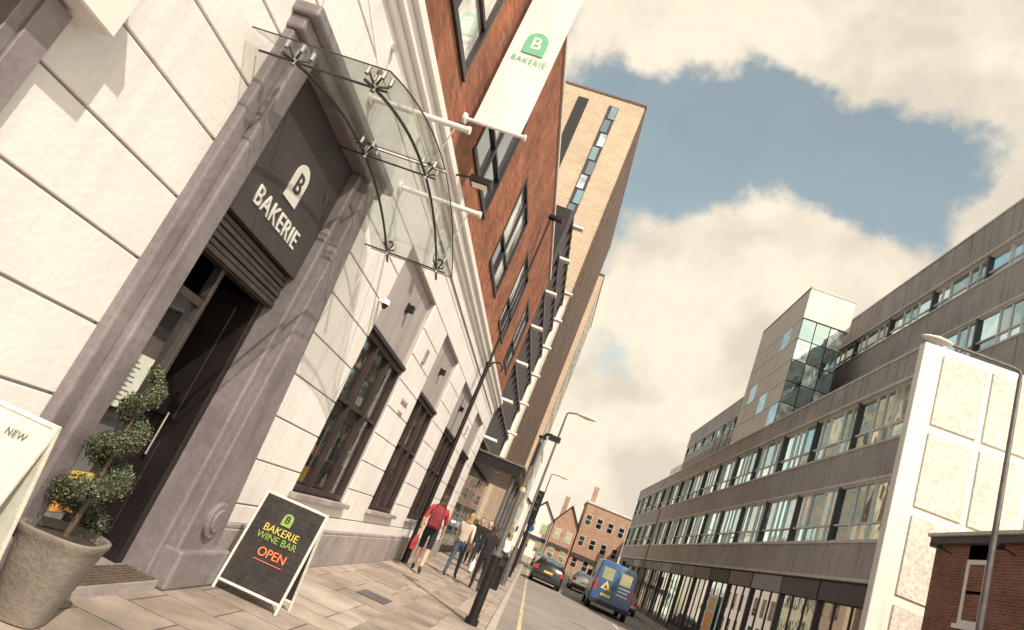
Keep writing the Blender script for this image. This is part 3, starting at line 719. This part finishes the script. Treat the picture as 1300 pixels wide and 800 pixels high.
# ================================================================== VEHICLES
def wheel(w,x,y,r,wd):
    w.cyl((x-wd/2,y,r),(x+wd/2,y,r),r,'tyre',n=22)
    for s in (-1,1):
        w.cyl((x+s*wd/2,y,r),(x+s*(wd/2+.01),y,r),r*.62,'silver',n=16)
def section(hw,zb,zbelt,hwt,zt,y,crown=.03):
    return [(-hw*.94,y,zb),(-hw,y,zb+.15),(-hw,y,(zb+zbelt)/2),(-hw*.985,y,zbelt),(-hwt,y,zt-.06),(-hwt*.9,y,zt),(0,y,zt+crown),(hwt*.9,y,zt),(hwt,y,zt-.06),(hw*.985,y,zbelt),(hw,y,(zb+zbelt)/2),(hw,y,zb+.15),(hw*.94,y,zb)]
def car(loc,paint,rz=0):
    e=empty('parked_car' ,loc,rz);w=MB()
    S=[section(.78,.32,.62,.72,.66,0),section(.86,.24,.92,.78,.98,.08),section(.88,.22,.98,.70,1.22,.22),section(.89,.2,1.0,.62,1.44,.62),section(.89,.2,1.0,.62,1.49,1.4),section(.89,.2,.98,.62,1.44,2.1),section(.89,.2,.96,.72,1.06,2.95),section(.88,.2,.85,.76,.93,3.1),section(.84,.22,.72,.7,.8,3.85),section(.72,.3,.55,.6,.6,4.1)]
    def mf(a,b):
        if b in (3,8) and a in (3,4,5): return 'glass'
        if b in (4,5,6,7) and a==5: return 'glass'
        if b in(5,6) and a==2: return 'glass'
        if b in (0,11,12): return 'plastic'
        return paint
    w.rings(S,paint,mf=mf);w.build('body',e,smooth=True)
    w=MB()
    w.face([(-.6,.215,1.03),(.6,.215,1.03),(.54,.56,1.40),(-.54,.56,1.40)],'glass')
    w.build('rear_window',e,loc=(0,-.03,.03))
    w=MB()
    for s in (-1,1):
        w.box(s*.84,s*.62,.0,.12,.72,.95,'taillight')
        for y in (.75,3.3): wheel(w,s*.80,y,.32,.2)
        w.box(s*.9,s*1.02,2.6,2.7,.98,1.1,paint)
    w.box(-.26,.26,-.02,.05,.68,.79,'plate');w.box(-.8,.8,-.06,.15,.3,.5,'plastic');w.build('trim',e,bevel=.01)
    return e
def van(loc,rz=0):
    e=empty('delivery_van',loc,rz);e.scale=(1.08,1.1,1.12);w=MB()
    S=[section(.93,.4,1.2,.84,2.16,0),section(.97,.34,1.2,.87,2.24,.06),section(.98,.3,1.2,.88,2.27,.6),section(.98,.3,1.2,.88,2.28,3.4),section(.98,.3,1.2,.84,2.15,4.0),section(.96,.3,1.15,.78,1.35,4.8),section(.9,.35,.95,.7,1.05,5.3),section(.8,.4,.7,.6,.75,5.45)]
    def mf(a,b):
        if a==4 and b in(4,5,6,7): return 'glass'
        if a==3 and b in (3,8): return 'glass'
        if b in(12,): return 'plastic'
        return 'vanblue'
    w.rings(S,'vanblue',mf=mf);w.build('body',e,smooth=True,bevel=0)
    w=MB()
    w.box(-.006,.006,-.012,0,.5,2.15,'plastic');w.box(-.86,.86,-.01,0,.5,.51,'plastic')
    for s in (-1,1):
        w.box(s*.16,s*.70,-.014,0,1.45,1.98,'glass')
        w.box(s*.80,s*.925,-.02,.05,.85,1.35,'taillight')
        w.box(s*.05,s*.09,-.03,0,1.1,1.3,'plastic')
        for y in (.95,4.2): wheel(w,s*.88,y,.34,.22)
        w.box(s*.97,s*1.2,3.95,4.05,1.3,1.6,'plastic')
        for y in(.3,1.9): w.box(s*.1,s*.12,-.02,0,.6,.62,'plastic')
    w.box(-.95,.95,-.12,.1,.34,.52,'plastic');w.box(-.52,-.0-.05,-.03,0,.72,.84,'plate')
    w.build('rear_trim',e,bevel=.008)
    w=MB()
    w.prism([(-.62,1.02),(-.15,1.02),(-.38,1.42)],1,-.02,-.013,'vyellow');w.prism([(-.48,1.08),(-.28,1.08),(-.38,1.26)],1,-.026,-.02,'vanblue')
    w.box(.2,.75,-.02,-.013,1.28,1.36,'white');w.box(.2,.65,-.02,-.013,1.14,1.2,'white');w.box(.2,.7,-.02,-.013,.98,1.03,'white')
    for s in (-1,1):
        w.box(s*.981,s*.984,1.0,2.6,1.0,1.12,'white');w.box(s*.981,s*.984,.4,.9,.9,1.15,'vyellow')
    w.build('livery',e);return e
car((1.35,39.5,-.125),'carblack')
van((4.6,36.6,-.125),rad(-2))
car((4.4,52,-.125),'silver');car((6.9,66,-.125),'carblack');car((1.4,70,-.125),'silver');car((7.3,50,-.125),'silver')
# ================================================================== PEOPLE
def skinmesh(name,pts,edges,radii,root,parent,matf,mats,sub=2,smooth=True):
    me=bpy.data.meshes.new(name+'_sk');me.from_pydata(pts,edges,[])
    o=bpy.data.objects.new(name+'_tmp',me);SC.collection.objects.link(o)
    sm=o.modifiers.new('s','SKIN');
    if not me.skin_vertices: 
        bm=bmesh.new();bm.from_mesh(me);bm.verts.layers.skin.verify();bm.to_mesh(me);bm.free()
    for i,r in enumerate(radii):
        me.skin_vertices[0].data[i].radius=r if isinstance(r,tuple) else (r,r)
        me.skin_vertices[0].data[i].use_root=(i==root)
    ss=o.modifiers.new('u','SUBSURF');ss.levels=sub;ss.render_levels=sub
    dg=bpy.context.evaluated_depsgraph_get();dg.update()
    m2=bpy.data.meshes.new_from_object(o.evaluated_get(dg));bpy.data.objects.remove(o)
    m2.materials.clear()
    for m in mats: m2.materials.append(M[m])
    for p in m2.polygons:
        p.use_smooth=True;p.material_index=matf(p.center)
    q=bpy.data.objects.new(name,m2);SC.collection.objects.link(q);q.parent=parent
    return q
def person(loc,rz,top='red',bottom='blackcloth',shorts=False,hair='hair',long=False,h=1.76,stride=.26,armL=None,armR=None,bag=None,sleeve=.5,phase=1):
    e=empty('pedestrian',loc,rz);k=h/1.76;e.scale=(k,k,k)
    s=stride*phase
    P=dict(pel=(0,0,.96),sp=(0,.01,1.12),ch=(0,.0,1.32),nk=(0,.0,1.47),nt=(0,.015,1.56),
      lh=(-.09,0,.9),lk=(-.10,s*.55+.05,.5),la=(-.10,s*1.0-.02,.09),lt=(-.11,s*1.0+.15,.03),
      rh=(.09,0,.9),rk=(.10,-s*.35+.05,.5),ra=(.10,-s*1.0-.02,.12),rt=(.11,-s*1.0+.13,.03),
      ls=(-.18,0,1.42),le=(-.235,-s*.5-.03,1.14),lw=(-.24,-s*.6+.06,.90),
      rs=(.18,0,1.42),re=(.235,s*.5-.03,1.14),rw=(.24,s*.6+.08,.90))
    if armL: P['le'],P['lw']=armL
    if armR: P['re'],P['rw']=armR
    names=list(P);idx={n:i for i,n in enumerate(names)}
    R=dict(pel=(.155,.115),sp=(.135,.10),ch=(.165,.115),nk=(.07,.07),nt=.052,lh=(.095,.10),rh=(.095,.10),lk=.062,rk=.062,la=.042,ra=.042,lt=.035,rt=.035,ls=.068,rs=.068,le=.043,re=.043,lw=.029,rw=.029)
    B=[('pel','sp'),('sp','ch'),('ch','nk'),('nk','nt'),('pel','lh'),('lh','lk'),('lk','la'),('la','lt'),('pel','rh'),('rh','rk'),('rk','ra'),('ra','rt'),('ch','ls'),('ls','le'),('le','lw'),('ch','rs'),('rs','re'),('re','rw')]
    mats=['skin',top,bottom,'shoe']
    def mf(c):
        best=None
        for b in B:
            a,d=Vector(P[b[0]]),Vector(P[b[1]]);t=max(0,min(1,(c-a).dot(d-a)/(d-a).length_squared))
            q=(c-(a+(d-a)*t)).length
            if best is None or q<best[0]: best=(q,b,t)
        b,t=best[1],best[2]
        if b in(('nk','nt'),): return 0 if t>.25 else 1
        if b[0] in('la','ra') : return 3
        if b[0] in('lk','rk'): return (0 if shorts else 2) if t<.88 else 3
        if b[0] in('lh','rh'): return 2 if (not shorts or t<.92) else 0
        if b in (('pel','lh'),('pel','rh')): return 2
        if b==('pel','sp'): return 2 if c.z<.97 else 1
        if b in (('ls','le'),('rs','re')): return 1 if t<sleeve*2 else 0
        if b in (('le','lw'),('re','rw')): return 1 if sleeve>.5 and t<.9 else 0
        return 1
    skinmesh('body',[P[n] for n in names],[(idx[a],idx[b]) for a,b in B],[R[n] for n in names],0,e,mf,mats)
    w=MB();rs=[];n=20
    prof=[(-.115,.035,.04,.02),(-.10,.052,.06,.018),(-.07,.064,.078,.01),(-.035,.071,.088,.004),(0,.075,.094,0),(.035,.076,.097,-.003),(.07,.070,.09,-.004),(.095,.055,.07,-.004),(.112,.032,.042,-.004),(.119,.008,.01,-.004)]
    hc=(0,.03,1.645)
    for z,a,b,yo in prof:
        r=[]
        for i in range(n):
            t=2*math.pi*i/n;x=a*math.cos(t);y=b*math.sin(t)
            if math.sin(t)>.9 and -.05<z<.01: y+=.014
            r.append((hc[0]+x,hc[1]+yo+y,hc[2]+z))
        rs.append(r)
    w.rings(rs,'skin')
    w.cyl((0,hc[1]+.085,hc[2]+.01),(0,hc[1]+.112,hc[2]-.025),.008,'skin',r1=.014,n=8)
    for sx in (-1,1):
        w.rings([[(sx*(.072+.012*q),hc[1]-.005+.018*math.cos(t)*(1-q*.3),hc[2]-.01+.03*math.sin(t)*(1-q*.3)) for t in [2*math.pi*i/8 for i in range(8)]] for q in (0,1)],'skin')
        w.cyl((sx*.03,hc[1]+.082,hc[2]),(sx*.03,hc[1]+.092,hc[2]),.012,'white',n=8);w.cyl((sx*.03,hc[1]+.09,hc[2]),(sx*.03,hc[1]+.094,hc[2]),.006,'hair',n=8)
    w.box(-.025,.025,hc[1]+.085,hc[1]+.091,hc[2]-.062,hc[2]-.052,'red')
    w.build('head',e,smooth=True)
    w=MB();rs=[]
    low=-.16 if long else -.055
    for j in range(9):
        q=j/8;z=low+(.128-low)*q
        if z>0: f=math.sqrt(max(0.0,1-(z/.13)**2))
        else: f=1
        a=.084*max(f,.08);b=.102*max(f,.08);r=[]
        for i in range(n):
            t=2*math.pi*i/n;y=b*math.sin(t)
            front=.035+ (z-.03)*.6
            if z<.06: y=min(y,front-.03)
            r.append((hc[0]+a*math.cos(t)*(1+.03*random.uniform(-1,1)),hc[1]-.008+y,hc[2]+z+.004*random.uniform(-1,1)))
        rs.append(r)
    w.rings(rs,hair);w.build('hair',e,smooth=True)
    for nm,el,wr,sx in (('left_hand',P['le'],P['lw'],-1),('right_hand',P['re'],P['rw'],1)):
        d=(Vector(wr)-Vector(el)).normalized();wv=Vector(wr)
        side=Vector((0,1,0));side=(side-d*side.dot(d)).normalized();pn=d.cross(side)*sx
        if pn.x*sx>0: pn=-pn
        pts=[wv,wv+d*.04,wv+d*.085];ed=[(0,1),(1,2)];rd=[(.024,.02),(.036,.018),(.036,.016)]
        for fi,(off,ln) in enumerate(((-.027,.06),(-.009,.072),(.009,.078),(.027,.07))):
            b=wv+d*.09+side*off;i0=len(pts)
            pts+=[b,b+d*ln*.5+pn*ln*.15,b+d*ln*.85+pn*ln*.5];ed+=[(2,i0),(i0,i0+1),(i0+1,i0+2)];rd+=[.0095,.0088,.0075]
        i0=len(pts);b=wv+d*.035+side*.034
        pts+=[b,b+d*.03+side*.02+pn*.012,b+d*.055+side*.02+pn*.025];ed+=[(1,i0),(i0,i0+1),(i0+1,i0+2)];rd+=[.012,.010,.009]
        skinmesh(nm,pts,ed,rd,0,e,lambda c:0,['skin'],sub=1)
    if bag=='backpack':
        w=MB();rs=[]
        for z,a,b in ((.98,.10,.05),(1.0,.14,.09),(1.15,.155,.12),(1.3,.15,.11),(1.42,.12,.08),(1.46,.07,.04)):
            rs.append([(a*math.cos(t)*(1/max(abs(math.cos(t)),abs(math.sin(t)))**.6),-.17+b*math.sin(t)*(1/max(abs(math.cos(t)),abs(math.sin(t)))**.6),z) for t in [2*math.pi*i/16 for i in range(16)]])
        w.rings(rs,'redbag');w.box(-.1,.1,-.31,-.27,1.03,1.2,'redbag')
        for sx in(-1,1): w.tube([(sx*.1,-.1,1.42),(sx*.1,0,1.5),(sx*.1,.11,1.4),(sx*.12,.1,1.2),(sx*.15,-.05,1.08)],.018,'blackcloth')
        w.build('backpack',e,smooth=True)
    if bag in('carrier','backpack'):
        x,y,z=P['lw'];w=MB();zz=z-.12
        w.rings([[(x-.05,y-.13,zz-.36),(x+.04,y-.13,zz-.36),(x+.04,y+.13,zz-.36),(x-.05,y+.13,zz-.36)],[(x-.06,y-.15,zz-.2),(x+.05,y-.15,zz-.2),(x+.05,y+.15,zz-.2),(x-.06,y+.15,zz-.2)],[(x-.02,y-.12,zz-.04),(x+.02,y-.12,zz-.04),(x+.02,y+.12,zz-.04),(x-.02,y+.12,zz-.04)]],'white' if bag=='carrier' else 'red')
        w.tube([(x,y-.08,zz-.05),(x,y-.04,zz+.04),(x,y+.04,zz+.04),(x,y+.08,zz-.05)],.006,'white');w.build('carrier_bag',e)
    if bag=='shoulder':
        w=MB();w.box(.2,.3,-.16,.14,.78,1.02,'trunk');w.tube([(.25,-.1,1.02),(.2,-.05,1.3),(.14,0,1.49),(.2,.06,1.3),(.25,.1,1.02)],.012,'trunk');w.build('shoulder_bag',e,bevel=.02)
    return e
person((-2.3,16.3,0),rad(4),'red','blackcloth',True,'hair',h=1.84,stride=.27,bag='backpack',sleeve=.5)
person((-1.75,18.6,0),rad(-6),'cream_cloth','jeans',False,'hairb',long=True,h=1.72,stride=.24,bag='shoulder',sleeve=1,phase=-1)
person((-1.0,18.0,0),rad(5),'blackcloth','blackcloth',False,'hair',h=1.66,stride=.15,sleeve=1,bag='carrier')
person((-1.5,23,0),rad(175),'blackcloth','jeans',False,'hair',h=1.78,stride=.2,sleeve=1)
person((-.9,28,0),rad(0),'white','jeans',False,'hairb',long=True,h=1.7,stride=.25)
person((-2.1,27,0),rad(180),'blackcloth','blackcloth',False,'hair',h=1.8,stride=.25,sleeve=1)
person((-1.3,36,0),rad(0),'cream_cloth','blackcloth',False,'hair',h=1.75,stride=.25)
# ================================================================== END OF STREET
def house(name,x0,x1,y,h,gh,wm,nw,nf,gable=True,dep=10):
    e=empty(name);w=MB();w.box(x0,x1,y,y+dep,-.1,h,wm)
    xm=(x0+x1)/2
    if gable: 
        w.prism([(x0,h),(x1,h),(xm,h+gh)],1,y,y+dep,wm)
    w.build('walls',e)
    w=MB()
    if gable:
        for s in(-1,1):
            xe=xm+s*((x1-x0)/2+.3);ze=h-.3*gh/((x1-x0)/2)
            w.face([(xm,y-.3,h+gh+.15),(xe,y-.3,ze+.15),(xe,y+dep,ze+.15),(xm,y+dep,h+gh+.15)],'slate')
            w.rings([[(xm,y-.25,h+gh+.12),(xm,y-.25,h+gh-.2),(xm,y-.05,h+gh-.2),(xm,y-.05,h+gh+.12)],[(xe,y-.25,ze+.12),(xe,y-.25,ze-.2),(xe,y-.05,ze-.2),(xe,y-.05,ze+.12)]],'frame')
    else: w.box(x0-.2,x1+.2,y-.2,y+dep,h,h+.4,'conclt')
    w.box(x0+.4,x0+1.2,y+3,y+3.8,h,h+gh+1.4,wm)
    w.build('roof',e)
    w=MB();pw=(x1-x0)/nw
    for i in range(nw):
        for j in range(nf):
            xa=x0+pw*(i+.28);za=1.2+j*(h-1)/nf
            w.box(xa-.08,xa+pw*.44+.08,y-.05,y,za-.12,za+1.7,'conclt');w.box(xa,xa+pw*.44,y-.07,y-.05,za,za+1.6,'glass');w.box(xa-.0,xa+pw*.44,y-.09,y-.07,za+.78,za+.84,'white')
    w.box(x0+.2,x1-.2,y-.3,y-.02,2.9,3.5,'mulld')
    w.build('windows',e)
house('brick_house',-9,-2.6,104,7.5,2.4,'cream',3,2)
house('brick_house',-2.4,2.0,121,7.0,2.6,'cream',2,2)
house('brick_house',2.2,6.2,119,7.4,3.0,'brickhaze',2,2)
house('brick_terrace',6.6,14.5,122,12.2,2,'brickhaze',4,3,gable=False)
house('brick_house',15,22,112,9,3,'brickhaze',3,3)
house('brick_house',-20,-9.5,118,8,3,'brickhaze',4,3)
house('brick_terrace',22.5,45,118,10,3,'brickhaze',8,3,gable=False)
# ================================================================== WORLD
EL,AZ=46,rad(147)
sd=Vector((math.sin(AZ)*math.cos(rad(EL)),math.cos(AZ)*math.cos(rad(EL)),math.sin(rad(EL))))
W=bpy.data.worlds.new('World');SC.world=W;W.use_nodes=True;nt=W.node_tree;nt.nodes.clear();L=nt.links.new
W.cycles.sampling_method='MANUAL';W.cycles.sample_map_resolution=256
out=N(nt,'ShaderNodeOutputWorld');bg=N(nt,'ShaderNodeBackground');L(bg.outputs[0],out.inputs[0])
sky=N(nt,'ShaderNodeTexSky');sky.sky_type='NISHITA';sky.sun_disc=False;sky.sun_elevation=rad(EL);sky.sun_rotation=AZ;sky.air_density=1.0;sky.dust_density=1.5
sky.ozone_density=1.0
STR=.1
bg.inputs[1].default_value=STR
tc=N(nt,'ShaderNodeTexCoord')
def math_(op,a,b=None,c=None):
    n=N(nt,'ShaderNodeMath',operation=op)
    for i,v in enumerate((a,b,c)):
        if v is None: continue
        if isinstance(v,(int,float)): n.inputs[i].default_value=v
        else: L(v,n.inputs[i])
    return n.outputs[0]
ns=N(nt,'ShaderNodeTexNoise');ns.inputs['Scale'].default_value=6.5;ns.inputs['Detail'].default_value=8;ns.inputs['Roughness'].default_value=.64
L(tc.outputs['Generated'],ns.inputs['Vector'])
nw=N(nt,'ShaderNodeTexNoise');nw.inputs['Scale'].default_value=5;nw.inputs['Detail'].default_value=4
L(tc.outputs['Generated'],nw.inputs['Vector'])
v1=N(nt,'ShaderNodeVectorMath',operation='SUBTRACT');L(nw.outputs['Color'],v1.inputs[0]);v1.inputs[1].default_value=(.5,.5,.5)
v2=N(nt,'ShaderNodeVectorMath',operation='SCALE');L(v1.outputs[0],v2.inputs[0]);v2.inputs['Scale'].default_value=.16
v3=N(nt,'ShaderNodeVectorMath',operation='ADD');L(tc.outputs['Generated'],v3.inputs[0]);L(v2.outputs[0],v3.inputs[1])
def dirv(a,e): a=rad(a);e=rad(e);return (math.sin(a)*math.cos(e),math.cos(a)*math.cos(e),math.sin(e))
blobs=[(-8,44,6,.5),(14,48,8.5,.65),(22,49,10,.65),(28,43,6,.5),(7,49,6,.5),(6.5,23.5,8,.55),(15,26,8,.5),(22,27,7,.45),(10,14,12,.5),(26.5,34.5,3.6,.5),(0,10,10,.5),(30,20,10,.4),
 (2.4,36.5,6,-.42),(-6,35,6,-.45),(18.6,36,5.5,-.5),(6,40,4.5,-.35),(1,17.5,3.5,-.45),(13,36,4.5,-.4),(24,37.5,2.5,-.3)]
acc=None
for a,e_,r,wt in blobs:
    d=N(nt,'ShaderNodeVectorMath',operation='DISTANCE');L(v3.outputs[0],d.inputs[0]);d.inputs[1].default_value=dirv(a,e_)
    mr=N(nt,'ShaderNodeMapRange',interpolation_type='SMOOTHSTEP');L(d.outputs['Value'],mr.inputs[0]);mr.inputs[1].default_value=rad(r)*.25;mr.inputs[2].default_value=rad(r)*1.35;mr.inputs[3].default_value=wt;mr.inputs[4].default_value=0
    acc=mr.outputs[0] if acc is None else math_('ADD',acc,mr.outputs[0])
dens=math_('ADD',acc,math_('MULTIPLY',math_('SUBTRACT',ns.outputs['Fac'],.48),2.1))
sp_=N(nt,'ShaderNodeSeparateXYZ');L(tc.outputs['Generated'],sp_.inputs[0])
cl=N(nt,'ShaderNodeMapRange',interpolation_type='SMOOTHSTEP');L(sp_.outputs[1],cl.inputs[0]);cl.inputs[1].default_value=-.1;cl.inputs[2].default_value=.45;cl.inputs[3].default_value=-.45;cl.inputs[4].default_value=0
dens=math_('ADD',dens,cl.outputs[0])
mk=N(nt,'ShaderNodeMapRange',interpolation_type='SMOOTHSTEP');L(dens,mk.inputs[0]);mk.inputs[1].default_value=-.14;mk.inputs[2].default_value=.34
mk.inputs[3].default_value=.10
n3=N(nt,'ShaderNodeTexNoise');n3.inputs['Scale'].default_value=6.5;n3.inputs['Detail'].default_value=6;L(v3.outputs[0],n3.inputs['Vector'])
cr=N(nt,'ShaderNodeMapRange');L(n3.outputs['Fac'],cr.inputs[0]);cr.inputs[1].default_value=.38;cr.inputs[2].default_value=.56
cm=N(nt,'ShaderNodeMix',data_type='RGBA');L(cr.outputs[0],cm.inputs[0]);cm.inputs[6].default_value=(.80/STR,.71/STR,.58/STR,1);cm.inputs[7].default_value=(1.05/STR,.925/STR,.73/STR,1)
sm=N(nt,'ShaderNodeMix',data_type='RGBA',blend_type='MULTIPLY');sm.inputs[0].default_value=1;L(sky.outputs[0],sm.inputs[6]);sm.inputs[7].default_value=(2.8,2.5,1.7,1)
mx=N(nt,'ShaderNodeMix',data_type='RGBA');L(mk.outputs[0],mx.inputs[0]);L(sm.outputs[2],mx.inputs[6]);L(cm.outputs[2],mx.inputs[7])
L(mx.outputs[2],bg.inputs[0])
sun=bpy.data.lights.new('sun','SUN');sun.energy=4.9;sun.angle=rad(.5);sun.color=(1,.885,.75)
so=bpy.data.objects.new('sun',sun);SC.collection.objects.link(so);so.rotation_euler=(-sd).to_track_quat('-Z','Y').to_euler();so.location=(20,-20,40)
# ================================================================== CAMERA
r,p,h=rad(23.1),rad(17.2),rad(8.9)
Rl=Vector((math.cos(h),math.sin(h),0));F=Vector((-math.sin(h)*math.cos(p),math.cos(h)*math.cos(p),math.sin(p)));Ul=Rl.cross(F)
ix=Rl*math.cos(r)+Ul*math.sin(r);iy=-Rl*math.sin(r)+Ul*math.cos(r);iz=-F
cam=bpy.data.cameras.new('camera');co=bpy.data.objects.new('camera',cam);SC.collection.objects.link(co)
mw=Matrix((ix,iy,iz)).transposed().to_4x4();mw.translation=Vector((0,0,1.5));co.matrix_world=mw
cam.sensor_width=36;cam.lens=845/1300*36;cam.clip_end=3000;cam.clip_start=.05
SC.camera=co
SC.view_settings.view_transform='Standard';SC.view_settings.look='None';SC.view_settings.exposure=0
